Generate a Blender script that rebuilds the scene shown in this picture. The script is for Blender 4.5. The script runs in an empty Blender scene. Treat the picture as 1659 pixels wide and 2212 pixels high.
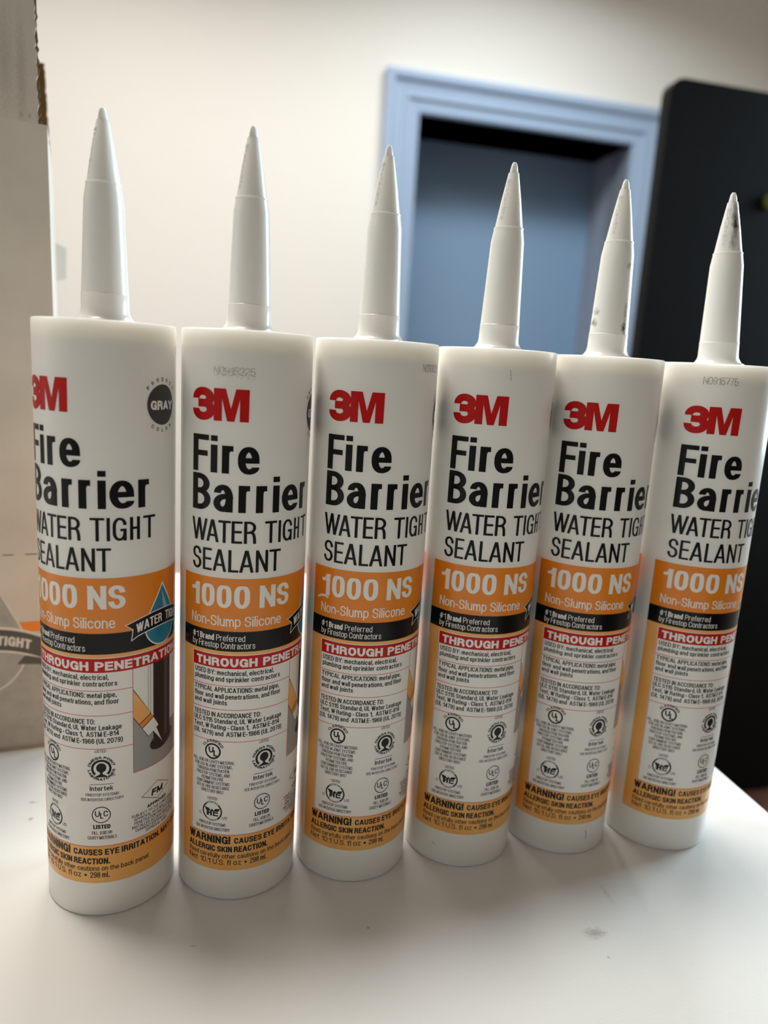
import bpy, bmesh, math, random
from mathutils import Vector, Matrix
random.seed(4)
sc = bpy.context.scene
C = sc.collection
PI = math.pi

# ------------------------------------------------------------------ camera
F_PX, PITCH, ROLL, CAM_H = 1567.73, 0.195493, 0.0614122, 0.219095
cam = bpy.data.cameras.new('camera')
cam.sensor_fit = 'VERTICAL'
cam.sensor_height = 36.0
cam.lens = F_PX / 2212.0 * 36.0
cam.clip_start = 0.01
cam.dof.use_dof = True
cam.dof.focus_distance = 0.288
cam.dof.aperture_fstop = 6.6
cam_o = bpy.data.objects.new('camera', cam)
C.objects.link(cam_o)
fw = Vector((0, math.cos(PITCH), -math.sin(PITCH)))
rt = Vector((1, 0, 0))
up = rt.cross(fw)
r2 = math.cos(ROLL) * rt + math.sin(ROLL) * up
u2 = -math.sin(ROLL) * rt + math.cos(ROLL) * up
cam_o.matrix_world = Matrix(((r2.x, u2.x, -fw.x, 0), (r2.y, u2.y, -fw.y, 0), (r2.z, u2.z, -fw.z, CAM_H), (0, 0, 0, 1)))
sc.camera = cam_o

# ------------------------------------------------------------------ world, exposure, large lights
sc.view_settings.view_transform = 'Standard'
sc.view_settings.look = 'None'
sc.view_settings.gamma = 1.0
sc.view_settings.use_curve_mapping = False
sc.view_settings.exposure = -0.06
sc.cycles.use_denoising = True
sc.cycles.max_bounces = 8
sc.cycles.diffuse_bounces = 5
sc.cycles.glossy_bounces = 3
sc.cycles.sample_clamp_indirect = 6.0

world = bpy.data.worlds.new('world')
sc.world = world
world.use_nodes = True
world.node_tree.nodes['Background'].inputs[0].default_value = (1, 0.95, 0.9, 1)
world.node_tree.nodes['Background'].inputs[1].default_value = 0.05

WALL_A = math.radians(13.7)                       # the room is turned 13.7 degrees to the camera
WX = Vector((math.cos(WALL_A), math.sin(WALL_A), 0))
WN = Vector((math.sin(WALL_A), -math.cos(WALL_A), 0))   # out of the far wall, into the room
WO = Vector((-0.1021, 3.1823, 0.0))               # foot of the door casing's outer corner, at table height
FLOOR_Z, CEIL_Z = -0.75, 2.1

def room(s, d, z):
    "room coordinates: s along the far wall, d out of the far wall towards the camera"
    return WO + WX * s + WN * d + Vector((0, 0, z))

def area_light(name, loc, aim, size, size_y, power, col, spread=180):
    l = bpy.data.lights.new(name, 'AREA')
    l.shape = 'RECTANGLE'
    l.size, l.size_y, l.energy, l.color = size, size_y, power, col
    l.spread = math.radians(spread)
    o = bpy.data.objects.new(name, l)
    C.objects.link(o)
    o.location = loc
    o.rotation_euler = (Vector(aim) - Vector(loc)).to_track_quat('-Z', 'Y').to_euler()
    return o

area_light('ceiling_light_over_table', room(-1.15, 2.4, CEIL_Z - 0.02), room(-1.15, 2.4, 0), 0.6, 0.4, 17, (1.0, 0.95, 0.88), 125)
area_light('ceiling_light_by_door', room(0.55, 0.95, CEIL_Z - 0.02), room(0.55, 0.95, 0), 1.0, 0.4, 28, (0.90, 0.975, 1.0), 150)
area_light('ceiling_light_by_wall', room(-0.9, 1.3, CEIL_Z - 0.02), room(-0.9, 1.3, 0), 1.4, 0.5, 42, (1.0, 0.985, 0.95), 150)
area_light('window_daylight', room(1.86, 1.95, 0.75), room(-0.45, 2.8, 0.05), 1.0, 1.3, 35, (0.68, 0.88, 1.0), 110)
area_light('added_fill_light', room(-0.3, 4.8, CEIL_Z - 0.02), room(-0.3, 4.8, 0), 1.0, 0.6, 3.0, (1.0, 0.96, 0.90))  # unseen fill light, added to brighten the tube fronts

# ------------------------------------------------------------------ materials
def srgb(r, g, b):
    f = lambda c: ((c / 255) / 12.92) if c / 255 <= 0.04045 else (((c / 255) + 0.055) / 1.055) ** 2.4
    return (f(r), f(g), f(b), 1.0)

def mat(name, col, rough=0.5, sss=0.0, spec=0.5, coat=0.0, metal=0.0):
    m = bpy.data.materials.new(name)
    m.use_nodes = True
    b = m.node_tree.nodes['Principled BSDF']
    b.inputs['Base Color'].default_value = col
    b.inputs['Roughness'].default_value = rough
    b.inputs['Specular IOR Level'].default_value = spec
    b.inputs['Metallic'].default_value = metal
    if coat:
        b.inputs['Coat Weight'].default_value = coat
        b.inputs['Coat Roughness'].default_value = 0.12
    if sss:
        b.inputs['Subsurface Weight'].default_value = sss
        b.inputs['Subsurface Radius'].default_value = (1.0, 0.9, 0.75)
        b.inputs['Subsurface Scale'].default_value = 0.004
    return m

def nodes_of(m):
    return m.node_tree.nodes, m.node_tree.links, m.node_tree.nodes['Principled BSDF']

def noise_bump(m, scale, strength, dist=0.001, detail=4.0):
    n, l, b = nodes_of(m)
    tc = n.new('ShaderNodeTexCoord')
    t = n.new('ShaderNodeTexNoise')
    t.inputs['Scale'].default_value = scale
    t.inputs['Detail'].default_value = detail
    bp = n.new('ShaderNodeBump')
    bp.inputs['Strength'].default_value = strength
    bp.inputs['Distance'].default_value = dist
    l.new(tc.outputs['Object'], t.inputs['Vector'])
    l.new(t.outputs['Fac'], bp.inputs['Height'])
    l.new(bp.outputs['Normal'], b.inputs['Normal'])
    return m

def noise_tint(m, col_a, col_b, scale, lo=0.35, hi=0.65, stretch=(1, 1, 1), detail=5.0):
    n, l, b = nodes_of(m)
    tc = n.new('ShaderNodeTexCoord')
    mp = n.new('ShaderNodeMapping')
    mp.inputs['Scale'].default_value = stretch
    t = n.new('ShaderNodeTexNoise')
    t.inputs['Scale'].default_value = scale
    t.inputs['Detail'].default_value = detail
    r = n.new('ShaderNodeValToRGB')
    r.color_ramp.elements[0].position, r.color_ramp.elements[0].color = lo, col_a
    r.color_ramp.elements[1].position, r.color_ramp.elements[1].color = hi, col_b
    l.new(tc.outputs['Object'], mp.inputs['Vector'])
    l.new(mp.outputs['Vector'], t.inputs['Vector'])
    l.new(t.outputs['Fac'], r.inputs['Fac'])
    l.new(r.outputs['Color'], b.inputs['Base Color'])
    return m

def stains(m, base, dark, spots, noise=420.0):
    "dirt marks of a fixed shape: spots = (x, y, z, rx, ry, rz, strength) in object space"
    n, l, b = nodes_of(m)
    tc = n.new('ShaderNodeTexCoord')
    t = n.new('ShaderNodeTexNoise')
    t.inputs['Scale'].default_value = noise
    t.inputs['Detail'].default_value = 6.0
    l.new(tc.outputs['Object'], t.inputs['Vector'])
    total = None
    for (x, y, z, rx, ry, rz, st) in spots:
        mp = n.new('ShaderNodeMapping')
        mp.vector_type = 'POINT'
        mp.inputs['Location'].default_value = (-x / rx, -y / ry, -z / rz)
        mp.inputs['Scale'].default_value = (1 / rx, 1 / ry, 1 / rz)
        l.new(tc.outputs['Object'], mp.inputs['Vector'])
        ln = n.new('ShaderNodeVectorMath')
        ln.operation = 'LENGTH'
        l.new(mp.outputs['Vector'], ln.inputs[0])
        ad = n.new('ShaderNodeMath')               # distance + noise
        ad.operation = 'MULTIPLY_ADD'
        l.new(t.outputs['Fac'], ad.inputs[0])
        ad.inputs[1].default_value = 1.5
        l.new(ln.outputs['Value'], ad.inputs[2])
        mr = n.new('ShaderNodeMapRange')
        mr.inputs['From Min'].default_value = 1.65
        mr.inputs['From Max'].default_value = 0.9
        mr.inputs['To Min'].default_value = 0.0
        mr.inputs['To Max'].default_value = st
        l.new(ad.outputs['Value'], mr.inputs['Value'])
        if total is None:
            total = mr.outputs['Result']
        else:
            mx = n.new('ShaderNodeMath')
            mx.operation = 'MAXIMUM'
            l.new(total, mx.inputs[0])
            l.new(mr.outputs['Result'], mx.inputs[1])
            total = mx.outputs['Value']
    mix = n.new('ShaderNodeMix')
    mix.data_type = 'RGBA'
    mix.inputs['A'].default_value = base
    mix.inputs['B'].default_value = dark
    l.new(total, mix.inputs['Factor'])
    l.new(mix.outputs['Result'], b.inputs['Base Color'])
    return m

PLASTIC_COL = srgb(245, 242, 236)
M = {}
M['tube'] = mat('white_tube_plastic', PLASTIC_COL, 0.28, 0.35)
_n, _l, _b = nodes_of(M['tube'])                  # the plastic above the sealant's fill level is empty and lets more light through
_tc, _sx, _mr = _n.new('ShaderNodeTexCoord'), _n.new('ShaderNodeSeparateXYZ'), _n.new('ShaderNodeMapRange')
_l.new(_tc.outputs['Object'], _sx.inputs[0])
_l.new(_sx.outputs['Z'], _mr.inputs['Value'])
_mr.inputs['From Min'].default_value, _mr.inputs['From Max'].default_value = 0.2205, 0.2235
_mr.inputs['To Min'].default_value, _mr.inputs['To Max'].default_value = 0.003, 0.006
_l.new(_mr.outputs['Result'], _b.inputs['Subsurface Scale'])
_mx = _n.new('ShaderNodeMapRange')
_l.new(_sx.outputs['Z'], _mx.inputs['Value'])
_mx.inputs['From Min'].default_value, _mx.inputs['From Max'].default_value = 0.2205, 0.2235
_mx.inputs['To Min'].default_value, _mx.inputs['To Max'].default_value = 0.35, 1.0
_l.new(_mx.outputs['Result'], _b.inputs['Subsurface Weight'])
M['nozzle'] = mat('white_nozzle_plastic', srgb(243, 241, 236), 0.26, 0.5)
M['red'] = mat('red_ink', srgb(192, 20, 18), 0.28, spec=0.22)
M['black'] = mat('black_ink', srgb(14, 13, 13), 0.25, spec=0.22)
M['text'] = mat('dark_text_ink', srgb(30, 28, 28), 0.35, spec=0.22)
M['orange'] = mat('orange_ink', srgb(236, 134, 20), 0.3)
M['pale_orange'] = noise_tint(mat('pale_orange_ink', srgb(246, 176, 92), 0.32), srgb(240, 164, 72), srgb(246, 188, 112), 60, 0.3, 0.7)
M['white'] = mat('white_ink', srgb(242, 238, 232), 0.3)
M['line_red'] = mat('thin_red_ink', srgb(206, 70, 84), 0.35)
M['badge_grey'] = mat('charcoal_ink', srgb(70, 66, 66), 0.3, spec=0.22)
M['teal'] = mat('teal_ink', srgb(20, 128, 158), 0.3)
M['pale_teal'] = mat('pale_teal_ink', srgb(120, 190, 208), 0.3)
M['floor_grey'] = mat('grey_ink', srgb(160, 156, 154), 0.35)
M['pipe'] = mat('pipe_ink', srgb(52, 38, 38), 0.3, spec=0.22)
M['pipe_light'] = mat('pipe_highlight_ink', srgb(92, 74, 72), 0.3, spec=0.22)
M['hole'] = mat('hole_ink', srgb(98, 88, 90), 0.3, spec=0.22)
M['date'] = mat('dot_printer_ink', srgb(38, 36, 36), 0.5)

# ------------------------------------------------------------------ object helpers
def tag(o, label=None, cat=None, group=None, kind=None):
    if label: o['label'] = label
    if cat: o['category'] = cat
    if group: o['group'] = group
    if kind: o['kind'] = kind
    return o

def empty(name, loc, rz=0.0):
    o = bpy.data.objects.new(name, None)
    o.empty_display_size = 0.02
    C.objects.link(o)
    o.location = loc
    o.rotation_euler = (0, 0, rz)
    return o

def link(name, me, mats, parent=None, smooth=False):
    o = bpy.data.objects.new(name, me)
    for m in (mats if isinstance(mats, (list, tuple)) else [mats]):
        me.materials.append(m)
    if smooth:
        for p in me.polygons: p.use_smooth = True
    C.objects.link(o)
    if parent is not None: o.parent = parent
    return o

def lathe(profile, seg=96):
    "profile = [(r, z)] from bottom to top; r == 0 closes to a point"
    vs, fs = [], []
    rings = []
    for r, z in profile:
        if r <= 1e-9:
            rings.append([len(vs)])
            vs.append((0, 0, z))
        else:
            rings.append(list(range(len(vs), len(vs) + seg)))
            vs += [(r * math.cos(2 * PI * k / seg), r * math.sin(2 * PI * k / seg), z) for k in range(seg)]
    for a, b in zip(rings[:-1], rings[1:]):
        for k in range(seg):
            k2 = (k + 1) % seg
            if len(a) == 1: fs.append((a[0], b[k2], b[k]))
            elif len(b) == 1: fs.append((a[k], a[k2], b[0]))
            else: fs.append((a[k], a[k2], b[k2], b[k]))
    me = bpy.data.meshes.new('lathe')
    me.from_pydata(vs, [], fs)
    bm = bmesh.new(); bm.from_mesh(me)
    bmesh.ops.recalc_face_normals(bm, faces=bm.faces)
    bm.to_mesh(me); bm.free()
    return me

def smooth_by_angle(me, deg=32):
    for p in me.polygons: p.use_smooth = True
    bm = bmesh.new(); bm.from_mesh(me)
    for e in bm.edges:
        if len(e.link_faces) == 2:
            e.smooth = e.calc_face_angle(0) < math.radians(deg)
    bm.to_mesh(me); bm.free()

def solid(corners_list, bevel=0.0, seg=2):
    "a mesh of boxes; each box = (origin, xvec, yvec, zvec)"
    bm = bmesh.new()
    for o, x, y, z in corners_list:
        o, x, y, z = Vector(o), Vector(x), Vector(y), Vector(z)
        v = [bm.verts.new(o + x * i + y * j + z * k) for k in (0, 1) for j in (0, 1) for i in (0, 1)]
        for f in ((0, 2, 3, 1), (4, 5, 7, 6), (0, 1, 5, 4), (2, 6, 7, 3), (0, 4, 6, 2), (1, 3, 7, 5)):
            bm.faces.new([v[q] for q in f])
    bmesh.ops.recalc_face_normals(bm, faces=bm.faces)
    if bevel:
        bmesh.ops.bevel(bm, geom=list(bm.edges), offset=bevel, segments=seg, affect='EDGES', profile=0.5)
    me = bpy.data.meshes.new('solid')
    bm.to_mesh(me); bm.free()
    return me

# ------------------------------------------------------------------ lettering: a condensed grotesque drawn as pen strokes
R_ = 1  # marks a rounded corner
N_ = 2  # marks a flush end (no square cap)
GLYPH = {
 'A': (.62, [[(0,0),(.45,1)], [(.55,1),(1,0)], [(.16,.28),(.84,.28)]]),
 'B': (.54, [[(0,0),(0,1),(.92,1,R_),(.92,.53,R_),(0,.53)], [(0,.53),(1,.53,R_),(1,0,R_),(0,0)]]),
 'C': (.54, [[(1,.66,N_),(1,1,R_),(0,1,R_),(0,0,R_),(1,0,R_),(1,.34,N_)]]),
 'D': (.55, [[(0,0),(0,1),(1,1,R_),(1,0,R_),(0,0),(0,.2)]]),
 'E': (.44, [[(1,1),(0,1),(0,0),(1,0)], [(0,.52),(.92,.52)]]),
 'F': (.42, [[(1,1),(0,1),(0,0)], [(0,.5),(.9,.5)]]),
 'G': (.56, [[(1,.69,N_),(1,1,R_),(0,1,R_),(0,0,R_),(1,0,R_),(1,.46),(.55,.46,N_)], [(1,.46),(1,0)]]),
 'H': (.54, [[(0,0),(0,1)], [(1,0),(1,1)], [(0,.52),(1,.52)]]),
 'I': (0, [[(0,0),(0,1)]]),
 'J': (.42, [[(1,1),(1,0,R_),(0,0,R_),(0,.32)]]),
 'K': (.56, [[(0,0),(0,1)], [(1,1),(0,.36)], [(.34,.58),(1,0)]]),
 'L': (.40, [[(0,1),(0,0),(1,0)]]),
 'M': (.70, [[(0,0),(0,1)], [(1,0),(1,1)], [(.03,1),(.47,0)], [(.53,0),(.97,1)]]),
 'N': (.54, [[(0,0),(0,1)], [(.03,1),(.97,0)], [(1,0),(1,1)]]),
 'O': (.56, [[(.5,1),(0,1,R_),(0,0,R_),(1,0,R_),(1,1,R_),(.5,1),(.4,1)]]),
 'P': (.52, [[(0,0),(0,1),(1,1,R_),(1,.46,R_),(0,.46)]]),
 'Q': (.56, [[(.5,1),(0,1,R_),(0,0,R_),(1,0,R_),(1,1,R_),(.5,1),(.4,1)], [(.62,.25),(1,-.06)]]),
 'R': (.54, [[(0,0),(0,1),(.95,1,R_),(.95,.5,R_),(0,.5)], [(.45,.5),(.93,.5,R_),(.98,0)]]),
 'S': (.52, [[(.98,.71,N_),(.98,1,R_),(.02,1,R_),(.02,.54,R_),(1,.5,R_),(1,0,R_),(0,0,R_),(0,.29,N_)]]),
 'T': (.50, [[(0,1),(1,1)], [(.5,0),(.5,1)]]),
 'U': (.54, [[(0,1),(0,0,R_),(1,0,R_),(1,1)]]),
 'V': (.56, [[(0,1),(.46,0)], [(.54,0),(1,1)]]),
 'W': (.86, [[(0,1),(.24,0)], [(.28,0),(.48,1)], [(.52,1),(.72,0)], [(.76,0),(1,1)]]),
 'X': (.54, [[(0,1),(1,0)], [(0,0),(1,1)]]),
 'Y': (.56, [[(0,1),(.5,.42)], [(1,1),(.5,.42)], [(.5,.45),(.5,0)]]),
 'Z': (.50, [[(0,1),(1,1),(0,0),(1,0)]]),
 '0': (.46, [[(.5,1),(0,1,R_),(0,0,R_),(1,0,R_),(1,1,R_),(.5,1),(.4,1)]]),
 '1': (.30, [[(1,0),(1,1)], [(.0,.76),(.55,.78,R_),(1,1)]]),
 '2': (.46, [[(0,.69,N_),(0,1,R_),(1,1,R_),(1,.52,R_),(0,.22,R_),(0,0),(1,0)]]),
 '3': (.46, [[(0,.70,N_),(0,1,R_),(.95,1,R_),(.95,.53,R_),(.42,.53)], [(.42,.53),(1,.53,R_),(1,0,R_),(0,0,R_),(0,.3,N_)]]),
 '4': (.48, [[(.75,0),(.75,1)], [(.72,1),(.02,.30)], [(0,.27),(1,.27)]]),
 '5': (.46, [[(.92,1),(.12,1),(.04,.46)], [(.04,.46),(.1,.64,R_),(1,.64,R_),(1,0,R_),(0,0,R_),(0,.27,N_)]]),
 '6': (.46, [[(1,.74,N_),(1,1,R_),(0,1,R_),(0,0,R_),(1,0,R_),(1,.6,R_),(0,.6,R_),(0,.3)]]),
 '7': (.44, [[(0,1),(1,1),(.35,0)]]),
 '8': (.46, [[(.5,1),(.04,1,R_),(.04,.54,R_),(.96,.54,R_),(.96,1,R_),(.5,1),(.4,1)], [(.5,.54),(0,.54,R_),(0,0,R_),(1,0,R_),(1,.54,R_),(.5,.54),(.4,.54)]]),
 '9': (.46, [[(0,.26,N_),(0,0,R_),(1,0,R_),(1,1,R_),(0,1,R_),(0,.4,R_),(1,.4,R_),(1,.7)]]),
 'a': (.42, [[(.04,.53,N_),(.04,.72,R_),(.92,.72,R_),(.92,0)], [(.92,.44),(0,.40,R_),(0,0,R_),(.92,0,R_),(.92,.3)]]),
 'b': (.44, [[(0,0),(0,1)], [(0,.5),(0,.72,R_),(1,.72,R_),(1,0,R_),(0,0,R_),(0,.3)]]),
 'c': (.42, [[(1,.48,N_),(1,.72,R_),(0,.72,R_),(0,0,R_),(1,0,R_),(1,.24,N_)]]),
 'd': (.44, [[(1,0),(1,1)], [(1,.5),(1,.72,R_),(0,.72,R_),(0,0,R_),(1,0,R_),(1,.3)]]),
 'e': (.44, [[(0,.36),(1,.36),(1,.72,R_),(0,.72,R_),(0,0,R_),(1,0,R_),(1,.15,N_)]]),
 'f': (.22, [[(.35,0),(.35,1,R_),(1,1)], [(0,.70),(.95,.70)]]),
 'g': (.44, [[(1,.5),(1,.72,R_),(0,.72,R_),(0,0,R_),(1,0,R_),(1,.3)], [(1,.72),(1,-.27,R_),(0,-.27,R_),(0,-.16)]]),
 'h': (.42, [[(0,0),(0,1)], [(0,.4),(0,.72,R_),(1,.72,R_),(1,0)]]),
 'i': (0, [[(0,0),(0,.72)], [(0,.995),(0,1)]]),
 'j': (.1, [[(1,.72),(1,-.27,R_),(0,-.27)], [(1,.93),(1,1)]]),
 'k': (.42, [[(0,0),(0,1)], [(.92,.72),(0,.25)], [(.32,.42),(1,0)]]),
 'l': (0, [[(0,0),(0,1)]]),
 'm': (.70, [[(0,0),(0,.72)], [(0,.4),(0,.72,R_),(.5,.72,R_),(.5,0)], [(.5,.4),(.5,.72,R_),(1,.72,R_),(1,0)]]),
 'n': (.42, [[(0,0),(0,.72)], [(0,.4),(0,.72,R_),(1,.72,R_),(1,0)]]),
 'o': (.44, [[(.5,.72),(0,.72,R_),(0,0,R_),(1,0,R_),(1,.72,R_),(.5,.72),(.4,.72)]]),
 'p': (.44, [[(0,-.27),(0,.72)], [(0,.5),(0,.72,R_),(1,.72,R_),(1,0,R_),(0,0,R_),(0,.3)]]),
 'q': (.44, [[(1,-.27),(1,.72)], [(1,.5),(1,.72,R_),(0,.72,R_),(0,0,R_),(1,0,R_),(1,.3)]]),
 'r': (.30, [[(0,0),(0,.72)], [(0,.30),(0,.72,R_),(1,.72,N_)]]),
 's': (.40, [[(.96,.53,N_),(.96,.72,R_),(.02,.72,R_),(.02,.38,R_),(1,.36,R_),(1,0,R_),(0,0,R_),(0,.2,N_)]]),
 't': (.22, [[(.4,.92),(.4,0,R_),(1,0)], [(0,.70),(1,.70)]]),
 'u': (.42, [[(0,.72),(0,0,R_),(1,0,R_),(1,.3)], [(1,.72),(1,0)]]),
 'v': (.44, [[(0,.72),(.46,0)], [(.54,0),(1,.72)]]),
 'w': (.66, [[(0,.72),(.24,0)], [(.28,0),(.48,.72)], [(.52,.72),(.72,0)], [(.76,0),(1,.72)]]),
 'x': (.42, [[(0,.72),(1,0)], [(0,0),(1,.72)]]),
 'y': (.44, [[(0,.72),(.5,0)], [(1,.72),(.5,0),(.3,-.27),(.05,-.27)]]),
 'z': (.38, [[(0,.72),(1,.72),(0,0),(1,0)]]),
 '.': (0, [[(0,0),(0,.02)]]), ',': (.02, [[(1,.02),(0,-.16)]]), ':': (0, [[(0,0),(0,.02)], [(0,.66),(0,.68)]]),
 '-': (.2, [[(0,.36),(1,.36)]]), '!': (0, [[(0,0),(0,.02)], [(0,.3),(0,1)]]),
 '(': (.14, [[(1,1.02),(0,.75,R_),(0,.05,R_),(1,-.22)]]), ')': (.14, [[(0,1.02),(1,.75,R_),(1,.05,R_),(0,-.22)]]),
 '#': (.46, [[(.25,0),(.4,1)], [(.65,0),(.8,1)], [(0,.66),(1,.66)], [(0,.32),(1,.32)]]),
 '&': (.56, [[(1,0),(.12,.75,R_),(.3,1,R_),(.62,.9,R_),(.1,.4,R_),(.1,0,R_),(.6,0,R_),(.95,.45)]]),
 '\u2022': (.16, [[(.0,.4),(1,.4)]]),
}
SPACE, GAP = .22, .085

def fillet(pts, wfull):
    out = []
    n = len(pts)
    for i, p in enumerate(pts):
        if len(p) < 3 or p[2] == N_ or i in (0, n - 1):
            out.append((p[0], p[1])); continue
        a, b = pts[i - 1], pts[i + 1]
        def leg(q):
            dx, dy = q[0] - p[0], q[1] - p[1]
            L = math.hypot(dx, dy) or 1e-9
            lim = 0.5 * L if (len(q) > 2 and q[2] == R_) else 0.96 * L
            if abs(dx) > abs(dy) and not (len(q) > 2 and q[2] == R_): lim = 0.62 * L
            d = min(lim, 0.72 * wfull if abs(dy) > abs(dx) else lim)
            return (p[0] + dx / L * d, p[1] + dy / L * d)
        A, B = leg(a), leg(b)
        K = 0.56
        c1 = (A[0] + K * (p[0] - A[0]), A[1] + K * (p[1] - A[1]))
        c2 = (B[0] + K * (p[0] - B[0]), B[1] + K * (p[1] - B[1]))
        for s in range(7):
            t = s / 6
            w0, w1, w2, w3 = (1 - t) ** 3, 3 * t * (1 - t) ** 2, 3 * t * t * (1 - t), t ** 3
            out.append((w0 * A[0] + w1 * c1[0] + w2 * c2[0] + w3 * B[0], w0 * A[1] + w1 * c1[1] + w2 * c2[1] + w3 * B[1]))
    cl = [out[0]]
    for q in out[1:]:
        if math.hypot(q[0] - cl[-1][0], q[1] - cl[-1][1]) > 1e-5: cl.append(q)
    return cl

class Print:
    "collects flat print (mm) and lays it on a surface through put(x, y, height) -> point"
    def __init__(self, put, step=0.9):
        self.put, self.step = put, step
        self.v, self.f, self.m, self.mats = [], [], [], []
    def mi(self, m):
        if m not in self.mats: self.mats.append(m)
        return self.mats.index(m)
    def quad(self, p, m, h):
        i = len(self.v)
        if sum(a[0] * b[1] - b[0] * a[1] for a, b in zip(p, p[1:] + p[:1])) < 0: p = p[::-1]
        self.v += [self.put(x, y, h) for x, y in p]
        self.f.append(tuple(range(i, i + len(p)))); self.m.append(self.mi(m))
    def strip(self, pts, wx, wy, m, h, fn=None, cap=True, cap_end=True):
        k = wx / wy
        P = [(x, y * k) for x, y in pts]
        if len(P) < 2: return
        cap_end = cap_end and cap is not None
        if True:
            def ext(a, b):
                L = math.hypot(a[0] - b[0], a[1] - b[1]) or 1e-9
                return (a[0] + (a[0] - b[0]) / L * wx / 2, a[1] + (a[1] - b[1]) / L * wx / 2)
            if cap: P[0] = ext(P[0], P[1])
            if cap_end: P[-1] = ext(P[-1], P[-2])
        Q = [P[0]]
        for a, b in zip(P[:-1], P[1:]):
            n = max(1, math.ceil(abs(b[0] - a[0]) / self.step))
            Q += [(a[0] + (b[0] - a[0]) * s / n, a[1] + (b[1] - a[1]) * s / n) for s in range(1, n + 1)]
        P = Q
        nrm = []
        for i in range(len(P)):
            d = []
            if i: d.append((P[i][0] - P[i-1][0], P[i][1] - P[i-1][1]))
            if i < len(P) - 1: d.append((P[i+1][0] - P[i][0], P[i+1][1] - P[i][1]))
            ns = []
            for dx, dy in d:
                L = math.hypot(dx, dy) or 1e-9
                ns.append((-dy / L, dx / L))
            nx, ny = sum(q[0] for q in ns) / len(ns), sum(q[1] for q in ns) / len(ns)
            L2 = nx * nx + ny * ny
            s = min(1 / max(L2, 1e-6), 2.2)
            nrm.append((nx * s, ny * s))
        ylo, yhi = min(y for x, y in pts) - wy / 2, max(y for x, y in pts) + wy / 2
        c = max(1, math.ceil(wx / self.step))
        def pt(i, t):
            x = P[i][0] + nrm[i][0] * wx * t
            y = (P[i][1] + nrm[i][1] * wx * t) / k
            y = min(max(y, ylo), yhi)
            return fn(x, y) if fn else (x, y)
        for i in range(len(P) - 1):
            for j in range(c):
                t0, t1 = -.5 + j / c, -.5 + (j + 1) / c
                self.quad([pt(i, t0), pt(i + 1, t0), pt(i + 1, t1), pt(i, t1)], m, h)
    def text(self, s, x0, x1, y0, cap, w, m, h, fn=None, wy=None, dots=0.0, shear=0.0, widest=1.45):
        n = sum(1 for c in s if c != ' ')
        nat = sum(GLYPH[c][0] if c != ' ' else SPACE for c in s) * cap + GAP * cap * (len(s) - 1)
        w = min(w, (1.0 if s in 'Ii' else 0.6) * (x1 - x0) / max(n, 1))
        cw = ((x1 - x0) - n * w) / max(nat, 1e-6)
        extra = 0.0
        if cw > widest and len(s) > 1:
            cw = widest
            extra = (x1 - x0 - n * w - nat * cw) / (len(s) - 1)
        wy = wy or w * 0.88
        x = x0
        for ch in s:
            if ch == ' ':
                x += (SPACE + GAP) * cap * cw + extra; continue
            g, paths = GLYPH[ch]
            gw = g * cap * cw
            low = ch.islower()
            for pi, path in enumerate(paths):
                yy = lambda v: (0.75 * cap - wy) / (cap - wy) * v / .72 if (low and v <= .72) else v
                pp = [(x + w / 2 + q[0] * gw + shear * q[1] * cap, y0 + wy / 2 + yy(q[1]) * (cap - wy)) + tuple(q[2:]) for q in path]
                pl = fillet(pp, gw)
                if dots:
                    acc = 0.0
                    for a, b in zip(pl[:-1], pl[1:]):
                        L = math.hypot(b[0] - a[0], b[1] - a[1])
                        while acc < L:
                            t = acc / L
                            cx, cy = a[0] + (b[0] - a[0]) * t, a[1] + (b[1] - a[1]) * t
                            if random.random() < 0.86:
                                d = dots * random.uniform(.36, .46)
                                self.quad([(cx - d * .7, cy - d), (cx + d * .7, cy - d), (cx + d * .7, cy + d), (cx - d * .7, cy + d)], m, h)
                            acc += dots
                        acc -= L
                else:
                    self.strip(pl, w, wy, m, h + .004 * pi, fn, path[0][2:] != (N_,), path[-1][2:] != (N_,))
            x += gw + w + GAP * cap * cw + extra
    def letters(self, items, y0, cap, w, m, h, wy=None):
        for ch, a, b in items:
            self.text(ch, a, b, y0, cap, w, m, h, None, wy)
    def arc_text(self, s, cx, cy, r, a_mid, a_span, cap, w, m, h, inside=False, widest=1.45):
        "letters standing on a circle; angles in degrees, a_mid = middle of the word; inside: read along the bottom"
        L = r * math.radians(a_span)
        def fn(x, y):
            if inside:
                a = math.radians(a_mid - a_span / 2) + x / r
                q = r + cap - y
            else:
                a = math.radians(a_mid + a_span / 2) - x / r
                q = r + y
            return (cx + q * math.cos(a), cy + q * math.sin(a))
        self.text(s, 0, L, 0, cap, w, m, h, fn, widest=widest)
    def rect(self, x0, x1, y0, y1, m, h):
        n = max(1, math.ceil((x1 - x0) / self.step))
        for k in range(n):
            a, b = x0 + (x1 - x0) * k / n, x0 + (x1 - x0) * (k + 1) / n
            self.quad([(a, y0), (b, y0), (b, y1), (a, y1)], m, h)
    def poly(self, pts, m, h):
        bm = bmesh.new()
        f = bm.faces.new([bm.verts.new((x, y, 0)) for x, y in pts])
        bmesh.ops.triangulate(bm, faces=[f])
        xs = [p[0] for p in pts]
        x = math.ceil(min(xs) / self.step) * self.step
        while x < max(xs):
            bmesh.ops.bisect_plane(bm, geom=bm.verts[:] + bm.edges[:] + bm.faces[:], plane_co=(x, 0, 0), plane_no=(1, 0, 0))
            x += self.step
        for f in bm.faces:
            self.quad([(v.co.x, v.co.y) for v in f.verts], m, h)
        bm.free()
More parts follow.
